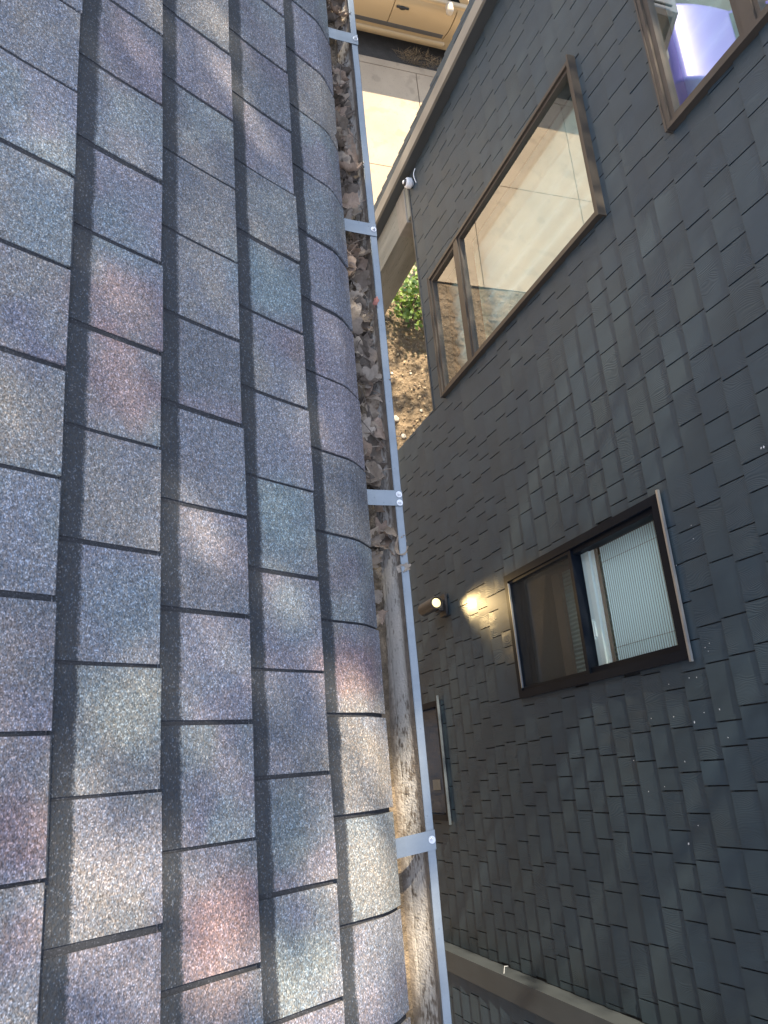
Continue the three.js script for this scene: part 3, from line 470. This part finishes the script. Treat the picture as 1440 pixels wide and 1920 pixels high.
// ---------------------------------------------------------------- wall lamp
{
  const c = new THREE.Vector3(2.755, -6.36, -1.37), g = thing('wall_lamp', 'lit dark cylinder up-light lamp on the shake wall', 'lamp', [WX - .012, -6.5, -1.37]), L = (v) => [v[0] - g.position.x, v[1] - g.position.y, v[2] - g.position.z];
  mesh('back_plate', rbox(-.012, -.0, .0, .022, .15, .19, .004), M.black2, g);
  mesh('arm', merge(rbox(-.045, -.02, 0, .05, .1, .1, .008)), M.black2, g);
  const R = .058, top = c.y, prof = [[R, -.31], [R, 0], [R - .006, .001], [R - .008, -.012], [R - .009, -.03], [0.001, -.03]].map(([r, y]) => new THREE.Vector2(r, y)), body = new THREE.LatheGeometry(prof, 36); body.translate(...L([c.x, top, c.z]));
  mesh('housing', body, M.black2, g); mesh('base_cap', new THREE.CylinderGeometry(R - .001, R - .004, .006, 30).translate(...L([c.x, top - .31, c.z])), M.black2, g);
  const lens = new THREE.MeshStandardMaterial({ color: rgb(.4, .36, .25), roughness: .4, emissive: rgb(1, .76, .30), emissiveIntensity: .36 });
  mesh('lens', new THREE.SphereGeometry(R - .01, 24, 8, 0, 6.283, 0, .5).scale(1.75, .4, 1.75).translate(0, -.02, 0).translate(...L([c.x, top - .006, c.z])), lens, g);
  const sp = new THREE.SpotLight(rgb(1, .70, .32), 2.0, 6, .46, 1, 2); sp.position.set(...L([c.x, top + .012, c.z])); sp.target.position.set(...L([c.x + .085, top + 1, c.z + .36])); sp.castShadow = true; sp.shadow.radius = 2; g.add(sp, sp.target); sp.name = 'lamp_light'; sp.target.name = 'lamp_aim';
}

// ---------------------------------------------------------------- dome camera with its cable
{
  const p = atX(765, 343, 2.84), g = thing('security_camera', 'small white dome security camera at the bottom of the far wall', 'camera', [p.x, p.y, p.z]);
  const rot = (q) => q.rotateZ(Math.PI / 2);
  mesh('housing', rot(new THREE.LatheGeometry([[.001, -.035], [.05, -.035], [.054, -.025], [.054, .01], [.048, .024], [.036, .03], [.036, .022]].map(([a, b]) => new THREE.Vector2(a, b)), 28)), M.white, g);
  mesh('dome', rot(new THREE.SphereGeometry(.036, 22, 10, 0, 6.283, 0, 1.57).translate(0, .022, 0)), M.smoke, g);
  mesh('eyeball', rot(new THREE.SphereGeometry(.03, 16, 10).translate(0, .03, 0)), M.white, g);
  mesh('mount', rot(new THREE.CylinderGeometry(.03, .03, .03, 16).translate(0, -.05, 0)), M.white, g);
  const a = atX(778, 316, 2.85), b = atX(780, 342, 2.85); tag(mesh('cable', tube([[a.x, a.y, a.z], [(a.x + b.x) / 2 - .02, (a.y + b.y) / 2, (a.z + b.z) / 2], [b.x, b.y, b.z]], .005, 16, 6), M.white), 'short white cable beside the dome camera', 'cable');
  const w = atZ(946, 1812, JOGN - .03), w2 = atZ(962, 1811, JOGN - .02), w3 = atZ(946, 1826, JOGN - .02); tag(mesh('wire_clip', merge(tube([[w.x, w.y, w.z], [w2.x, w2.y, w2.z]], .0028, 3, 6), tube([[w.x, w.y, w.z], [w3.x - .005, w3.y, w3.z]], .0028, 3, 6)), M.white), 'bent white wire on the near corner board', 'wire');
}

// ---------------------------------------------------------------- parked cars
const weld2 = (g) => toCreasedNormals(g, .6);
function makeCar(label, group, paint, pos, turn = 0) {
  const g = thing('parked_car', label, 'car', pos, group); g.rotation.y = turn;
  const hw = .87, arch = (s, x, r) => { s.lineTo(x + r, .33); s.absarc(x, .33, r, 0, Math.PI, false); };
  const s = new THREE.Shape(); s.moveTo(-2.2, .36); s.lineTo(-2.28, .62); s.lineTo(-2.24, .98); s.lineTo(1.0, 1.0); s.quadraticCurveTo(1.7, 1.0, 2.15, .84); s.quadraticCurveTo(2.32, .76, 2.3, .5); s.lineTo(2.22, .33); arch(s, 1.4, .4); s.lineTo(1.0, .27); s.lineTo(-1.0, .27); arch(s, -1.4, .4); s.lineTo(-2.2, .33);
  const body = new THREE.ExtrudeGeometry(s, { depth: 2 * hw - .16, bevelEnabled: true, bevelSize: .045, bevelThickness: .08, bevelSegments: 5, curveSegments: 18 }); body.translate(0, 0, -hw + .08); mesh('body', body, paint, g);
  const cab = new Mesher(), gp = [[-2.2, .99], [-2.0, 1.66], [.35, 1.68], [1.08, 1.0]], wd = (y) => lerp(.82, .64, (y - .99) / .69), N = gp.length;
  for (let i = 0; i < N; i++) { const a = gp[i], b = gp[(i + 1) % N]; cab.quad([a[0], a[1], wd(a[1])], [b[0], b[1], wd(b[1])], [b[0], b[1], -wd(b[1])], [a[0], a[1], -wd(a[1])], [0, 0], [1, 0], [1, 1], [0, 1]); }
  for (const q of [1, -1]) cab.quad(...gp.map(([x, y]) => [x, y, q * wd(y)]), [0, 0], [1, 0], [1, 1], [0, 1]); cab.build('cabin', paint, g);
  const glassM = phy(rgb(.012, .016, .016), .04, { clearcoat: 1 }), dark = std(rgb(.02, .02, .02), .6), mold = std(rgb(.075, .07, .062), .6), chrome = std(rgb(.7, .7, .7), .2, { metalness: 1 });
  for (const q of [1, -1]) {
    const win = (pts, n) => { const m = new Mesher(); const P = pts.map(([x, y]) => [x, y, q * (wd(y) + .006)]); m.quad(...P, [0, 0], [1, 0], [1, 1], [0, 1]); m.build('side_window', glassM, g); };
    win([[-.1, 1.03], [-.1, 1.6], [.3, 1.6], [.88, 1.03]]); win([[-1.0, 1.03], [-.98, 1.6], [-.16, 1.6], [-.16, 1.03]]); win([[-2.08, 1.05], [-1.94, 1.58], [-1.08, 1.6], [-1.1, 1.05]]);
    const belly = (y) => .034 * Math.cos(clamp((y - .74) / .36, -1, 1) * 1.5708) - .03 * sstep(.9, 1.0, y);      // the side swells between sill and belt
    const panel = (L, R, name) => {                             // L, R: front and rear outline as [x, y] from sill to belt
      const m = new Mesher(), n = 12, y0 = L[0][1], y1 = L[L.length - 1][1], X = (c, y) => { for (let i = 0; i + 1 < c.length; i++) if (y <= c[i + 1][1] + 1e-6) return lerp(c[i][0], c[i + 1][0], (y - c[i][1]) / (c[i + 1][1] - c[i][1])); return c[c.length - 1][0]; };
      const P = (i, j, d = .006) => { const y = lerp(y0, y1, j / n), x = lerp(X(L, y), X(R, y), i / 4); return [x, y, q * (hw + d + belly(y))]; }, Q = (...v) => m.quad(...v, [0, 0], [1, 0], [1, 1], [0, 1]);
      for (let j = 0; j < n; j++) { for (let i = 0; i < 4; i++) Q(P(i, j), P(i + 1, j), P(i + 1, j + 1), P(i, j + 1)); for (const i of [0, 4]) Q(P(i, j), P(i, j + 1), P(i, j + 1, -.05), P(i, j, -.05)); }
      for (const j of [0, n]) Q(P(0, j), P(4, j), P(4, j, -.05), P(0, j, -.05));
      return mesh(name, weld2(m.geometry()), paint, g);
    };
    const d1 = panel([[-.137, .42], [-.137, .985]], [[.80, .42], [.838, .62], [.84, .985]], 'door'), d2 = panel([[-.84, .42], [-1.0, .72], [-1.05, .985]], [[-.15, .42], [-.15, .985]], 'door');
    panel([[.82, .42], [.853, .62], [.855, .985]], [[.97, .42], [1.02, .6], [1.12, .74], [1.35, .82], [1.5, .985]], 'fender');
    for (const [d, hx] of [[d1, .0], [d2, -.93]]) { mesh('handle', merge(rbox(hx, .83, q * (hw + .05), .2, .034, .022, .01)), dark, d); mesh('handle_cup', new THREE.SphereGeometry(.045, 14, 8).scale(1.3, .8, .15).translate(hx, .815, q * (hw + .037)), dark, d); }
    mesh('moulding', rbox(-.1, .495, q * (hw + .024), 1.78, .07, .02, .008), mold, g); mesh('rocker', rbox(-.02, .34, q * (hw - .012), 1.82, .11, .1, .045, 4), paint, g);
    const mir = mesh('mirror', merge(rbox(.66, 1.06, q * (hw + .13), .1, .13, .2, .045, 4)), std(rgb(.5, .43, .33), .4), g); mesh('mirror_arm', cyl([.72, 1.0, q * (hw - .03)], [.68, 1.03, q * (hw + .08)], .03, .025, 8), dark, mir);
    mesh('roof_rail', rbox(-.8, 1.71, q * .6, 2.1, .035, .04, .015), dark, g);
    for (const x of [1.4, -1.4]) { const w = part('wheel', g), t = new THREE.TorusGeometry(.265, .085, 12, 32).scale(1, 1, 1.25).translate(x, .335, q * (hw - .1)); mesh('tyre', t, dark, w); const sp = [new THREE.CylinderGeometry(.05, .05, .1, 14).rotateX(Math.PI / 2)]; for (let k = 0; k < 5; k++) sp.push(rbox(.11, 0, 0, .2, .055, .04, .015).rotateZ(k * 1.2566)); sp.push(new THREE.TorusGeometry(.2, .022, 8, 28)); mesh('rim', merge(...sp).translate(x, .335, q * (hw - .05)), chrome, w); }
    mesh('headlight', new THREE.SphereGeometry(.12, 16, 10).scale(.5, .7, 1.3).translate(2.2, .7, q * .6), phy(rgb(.7, .7, .7), .1, { clearcoat: 1 }), g); mesh('tail_light', rbox(-2.27, .86, q * .7, .05, .22, .14, .02), phy(rgb(.3, .01, .01), .2), g);
  }
  { const m = new Mesher(), o = .006; m.quad([.42 + o, 1.63, .58], [1.02 + o, 1.06, .74], [1.02 + o, 1.06, -.74], [.42 + o, 1.63, -.58], [0, 0], [1, 0], [1, 1], [0, 1]); m.build('windscreen', glassM, g); const b = new Mesher(); b.quad([-2.03 - o, 1.6, .58], [-2.16 - o, 1.1, .72], [-2.16 - o, 1.1, -.72], [-2.03 - o, 1.6, -.58], [0, 0], [1, 0], [1, 1], [0, 1]); b.build('rear_window', glassM, g); }
  return g;
}
makeCar('gold beige car parked at the kerb beyond the gutter', 'cars parked in the street', phy(rgb(.47, .345, .19), .4, { clearcoat: .5, clearcoatRoughness: .15, metalness: .15 }), [4.07, RD, -11.82]);
makeCar('violet blue car parked further along the street', 'cars parked in the street', phy(rgb(.13, .12, .5), .4, { clearcoat: .25, clearcoatRoughness: .3, metalness: .1 }), [-5.65, RD, -11.68]);
makeCar('grey car added between the gold and violet blue cars to shade the mirrored sidewalk', 'cars parked in the street', phy(rgb(.2, .2, .2), .3, { clearcoat: .8, metalness: .3 }), [-.75, RD, -11.82]);  // added car; its shadow darkens the sidewalk mirrored in the window

// ---------------------------------------------------------------- plants, stones and litter on the ground
function leafGeo(w, l) { const m = new Mesher(); m.quad([0, 0, 0], [w * .5, w * .12, l * .45], [0, 0, l], [-w * .5, w * .12, l * .45], [0, 0], [1, 0], [1, 1], [0, 1]); return m.geometry(); }
function scatter(name, parent, geo, mat, spots) {            // many leaves joined into one mesh
  const p = geo.attributes.position, n = p.count, ix = geo.index.array, P = new Float32Array(spots.length * n * 3), I = new Uint32Array(spots.length * ix.length), U = new Float32Array(spots.length * n * 2), v = new THREE.Vector3(), q = new THREE.Quaternion(), e = new THREE.Euler();
  spots.forEach(([x, y, z, s, a, b, c], k) => { q.setFromEuler(e.set(a, b, c)); for (let i = 0; i < n; i++) { v.fromBufferAttribute(p, i).multiplyScalar(s).applyQuaternion(q); P.set([v.x + x, v.y + y, v.z + z], (k * n + i) * 3); } for (let i = 0; i < ix.length; i++) I[k * ix.length + i] = ix[i] + k * n; });
  const g = new THREE.BufferGeometry(); g.setAttribute('position', new THREE.BufferAttribute(P, 3)); g.setAttribute('uv', new THREE.BufferAttribute(U, 2)); g.setIndex(new THREE.BufferAttribute(I, 1)); g.computeVertexNormals();
  return mesh(name, g, mat, parent);
}
{
  const rnd = rng(301), greens = [[.20, .31, .04], [.27, .38, .06], [.13, .23, .04]].map((c) => phy(rgb(...c), .5, { transmission: .4, thickness: 0 }));
  const shrub = (cx, cz, rx, ry, rz, n, label, size) => {
    const y = soilY(cx, cz), g = thing('leafy_shrub', label, 'shrub', [cx, y, cz], 'shrubs under the overhang'); const stems = [];
    for (let k = 0; k < 9; k++) { const a = k * .7 + rnd(), r = .6 * Math.sqrt(rnd()); stems.push(tube([[.03 * Math.cos(a), -.02, .03 * Math.sin(a)], [rx * r * .5 * Math.cos(a), ry * .7, rz * r * .5 * Math.sin(a)], [rx * r * Math.cos(a), ry * (1.2 + .5 * rnd()), rz * r * Math.sin(a)]], .006, 8, 5)); }
    mesh('stems', merge(...stems), M.bark, g);
    const by = [[], [], []]; for (let k = 0; k < n; k++) { const a = rnd() * 6.283, u = Math.sqrt(rnd()), h = rnd(), prof = Math.sin(Math.PI * Math.pow(h, .75)) * .85 + .15; by[Math.floor(rnd() * 3)].push([rx * u * prof * Math.cos(a), .06 + 1.9 * ry * h, rz * u * prof * Math.sin(a), size * lerp(.6, 1.2, rnd()), (rnd() - .5) * 1.4, rnd() * 6.28, (rnd() - .5) * 1.4]); }
    by.forEach((b, k) => { const o = scatter('foliage', g, leafGeo(.62, 1), greens[k], b); o.userData.kind = 'stuff'; });
  };
  shrub(3.98, -6.12, .48, .3, .42, 520, 'bright green leafy shrub beside the concrete pier', .085);
  shrub(4.3, -6.75, .42, .34, .4, 420, 'taller green leafy shrub at the sidewalk edge', .085);
  shrub(4.75, -5.75, .4, .28, .4, 260, 'smaller green leafy shrub deeper under the overhang', .08);
  const stone = (px, py, s, label) => { const d = rayOf(px, py); let y = -9.1; for (let k = 0; k < 6; k++) { const p = atY(px, py, y); y = soilY(p.x, p.z) + s * .25; } const p = atY(px, py, y), g = new THREE.IcosahedronGeometry(s, 3), a = g.attributes.position; for (let i = 0; i < a.count; i++) { const f = .82 + .36 * vnoise(a.getX(i) / s * 1.5 + 9, a.getY(i) / s * 1.5 + a.getZ(i) / s * 2.3 + 9, 7); a.setXYZ(i, a.getX(i) * f, a.getY(i) * f * .6, a.getZ(i) * f); } g.computeVertexNormals(); const o = mesh('pale_stone', g, std(rgb(.62, .55, .45), .85)); o.position.copy(p); tag(o, label, 'stone', 'pale stones on the soil'); };
  stone(742, 785, .05, 'larger pale stone lying on the bare soil'); stone(757, 818, .038, 'smaller pale stone next to the house corner'); stone(728, 735, .025, 'pale pebble lying on the bare soil'); stone(790, 770, .022, 'pale pebble lying on the bare soil'); stone(770, 700, .02, 'pale pebble lying on the bare soil'); stone(735, 700, .022, 'pale pebble lying on the bare soil');
  const lit = [[], [], []]; for (let k = 0; k < 2600; k++) { const x = lerp(2.4, 5.6, rnd()), z = lerp(-6.4, -2.6, rnd()); lit[Math.floor(rnd() * 3)].push([x, soilY(x, z) + .012 + .02 * rnd(), z, lerp(.02, .07, rnd() * rnd()), (rnd() - .5) * 1.2, rnd() * 6.28, (rnd() - .5) * 1.2]); }
  const tones = [[.3, .2, .12], [.2, .14, .09], [.42, .32, .2]].map((c) => std(rgb(...c), .85)); const g = new THREE.Group(); g.name = 'leaf_litter'; scene.add(g); tag(g, 'dry leaf litter scattered over the brown soil', 'leaf litter', null, 'stuff'); lit.forEach((b, k) => { scatter('litter_leaves', g, leafGeo(.5, 1), tones[k], b).userData.kind = 'stuff'; });
  // dry weeds in the kerb
  const w = atY(785, 112, RD), m = []; for (let k = 0; k < 1100; k++) { const a = rnd() * 6.28, r = .26 * Math.sqrt(rnd()); m.push([r * 1.5 * Math.cos(a), 0, r * .6 * Math.sin(a), lerp(.05, .2, rnd()), -1.1 + (rnd() - .5) * 1.2, rnd() * 6.28, (rnd() - .5) * .8]); }
  const dg = thing('dry_weed', 'tuft of dry tan weeds growing at the kerb', 'weeds', [w.x, RD, w.z]); scatter('blades', dg, leafGeo(.035, 1), std(rgb(.46, .34, .2), .9), m).userData.kind = 'stuff';
}

// ---------------------------------------------------------------- street tree whose crown dapples roof and wall; a second, added, dapples the soil
{
  const rnd = rng(909), leaf = leafGeo(.62, 1), green = M.leafG;
  // gaps in the crown, named by where their light falls in the photograph (pixel, half-width, half-height)
  const gaps = [[245, 1345, 115, 110], [690, 1430, 80, 110], [690, 1650, 90, 130], [180, 1640, 130, 130], [400, 1790, 120, 150], [620, 1850, 130, 130], [30, 1600, 60, 110], [400, 1050, 55, 60], [650, 1285, 45, 60], [560, 1180, 28, 60], [15, 960, 40, 60], [480, 215, 38, 45], [415, 110, 26, 60], [100, 1850, 110, 110], [120, 20, 30, 30]]
    .map(([x, y, a, b]) => { const p = pxRoof(x, y), q = pxRoof(x + a, y), r = pxRoof(x, y + b); return [p[0], p[1], Math.abs(q[0] - p[0]), Math.hypot(r[0] - p[0], r[1] - p[1])]; });
  for (const [x, y, a, b] of [[770, 1480, 60, 150], [790, 1760, 60, 190], [640, 30, 40, 75], [700, 905, 10, 18]]) { const P = atY(x, y, -1.77), Q = atY(x, y + b, -1.77), R = atY(x + a, y, -1.77), p = sunToRoof(P), q = sunToRoof(Q), r = sunToRoof(R); gaps.push([p[0], p[1], Math.max(.07, Math.abs(r[0] - p[0])), Math.abs(q[1] - p[1])]); }
  const open = (s, z) => gaps.some(([a, b, c, d]) => Math.hypot((s - a) / c, (z - b) / d) < 1 + .45 * (fbm(s * 14, z * 14, 401, 2) - .5));
  const tree = (label, base, top, limbs) => { const g = thing('street_tree', label, 'tree', base); const t = [tube([[0, -.1, 0], [.06, top[1] * .35, .1], [top[0] * .6, top[1] * .7, top[2] * .6], top], .15, 18, 10)]; mesh('trunk', merge(...t), M.bark, g); for (const l of limbs) mesh('limb', tube([[top[0] * .7, top[1] * .74, top[2] * .7], [lerp(top[0], l[0], .55), lerp(top[1] * .8, l[1], .6), lerp(top[2], l[2], .55)], l], .045, 14, 7), M.bark, g); return g; };
  const mk = (n, fn) => { const out = []; let guard = 0; while (out.length < n && guard++ < n * 6) { const p = fn(); if (p) out.push([...p, lerp(.07, .12, rnd()), rnd() * 6.28, rnd() * 6.28, rnd() * 6.28]); } return out; };
  const b1 = [-3.1, PV, -6.0], T1 = tree('tall street tree in front of the stucco house', b1, [2.2, 12.4, -.4], [[3.2, 13.6, .8], [4.6, 13.4, -.6], [2.6, 14.4, -2], [5.2, 13.2, -2.4], [1.6, 13.8, 1.4]]);
  const rel = (b, P) => [P.x - b[0], P.y - b[1], P.z - b[2]], V = new THREE.Vector3();
  const roofLeaves = mk(10500, () => { const s = lerp(-1.1, 1.05, rnd()), z = lerp(-2.9, 1.3, rnd()); if (open(s, z)) return null; const q = roofP(s, 0, z); V.set(...q).addScaledVector(SUN, lerp(7.2, 10, rnd())); return rel(b1, V); });
  const wallLeaves = mk(4800, () => { const y = lerp(-7.2, 0, rnd()), z = lerp(-6, 1.6, rnd()); if (fbm(y * 1.3 + 3, z * 2.0, 411, 3) > .575) return null; V.set(WX, y, z).addScaledVector(SUN, lerp(9.5, 13, rnd())); return rel(b1, V); });
  scatter('crown', T1, leaf, green, roofLeaves).userData.kind = 'stuff'; scatter('crown', T1, leaf, green, wallLeaves).userData.kind = 'stuff';
  const b2 = [5.9, PV, -9.9], T2 = tree('small unseen tree added beyond the house corner to dapple the soil', b2, [-.5, 4.9, .3], [[-1.6, 5.2, .5], [-2.4, 5.5, .2], [-1.4, 5.6, -.6], [-2, 5.2, 1.1]]);  // added tree out of view; its leaves only dapple the soil
  const soilLeaves = mk(1700, () => { const x = lerp(2.8, 5.2, rnd()), z = lerp(-5.9, -3.4, rnd()); if (fbm(x * 4.5 + 3, z * 4.5, 421, 3) > .5) return null; V.set(x, -9.2, z).addScaledVector(SUN, lerp(6.2, 7.8, rnd())); return rel(b2, V); });
  scatter('crown', T2, leaf, green, soilLeaves).userData.kind = 'stuff';
}

renderer.render(scene, camera);
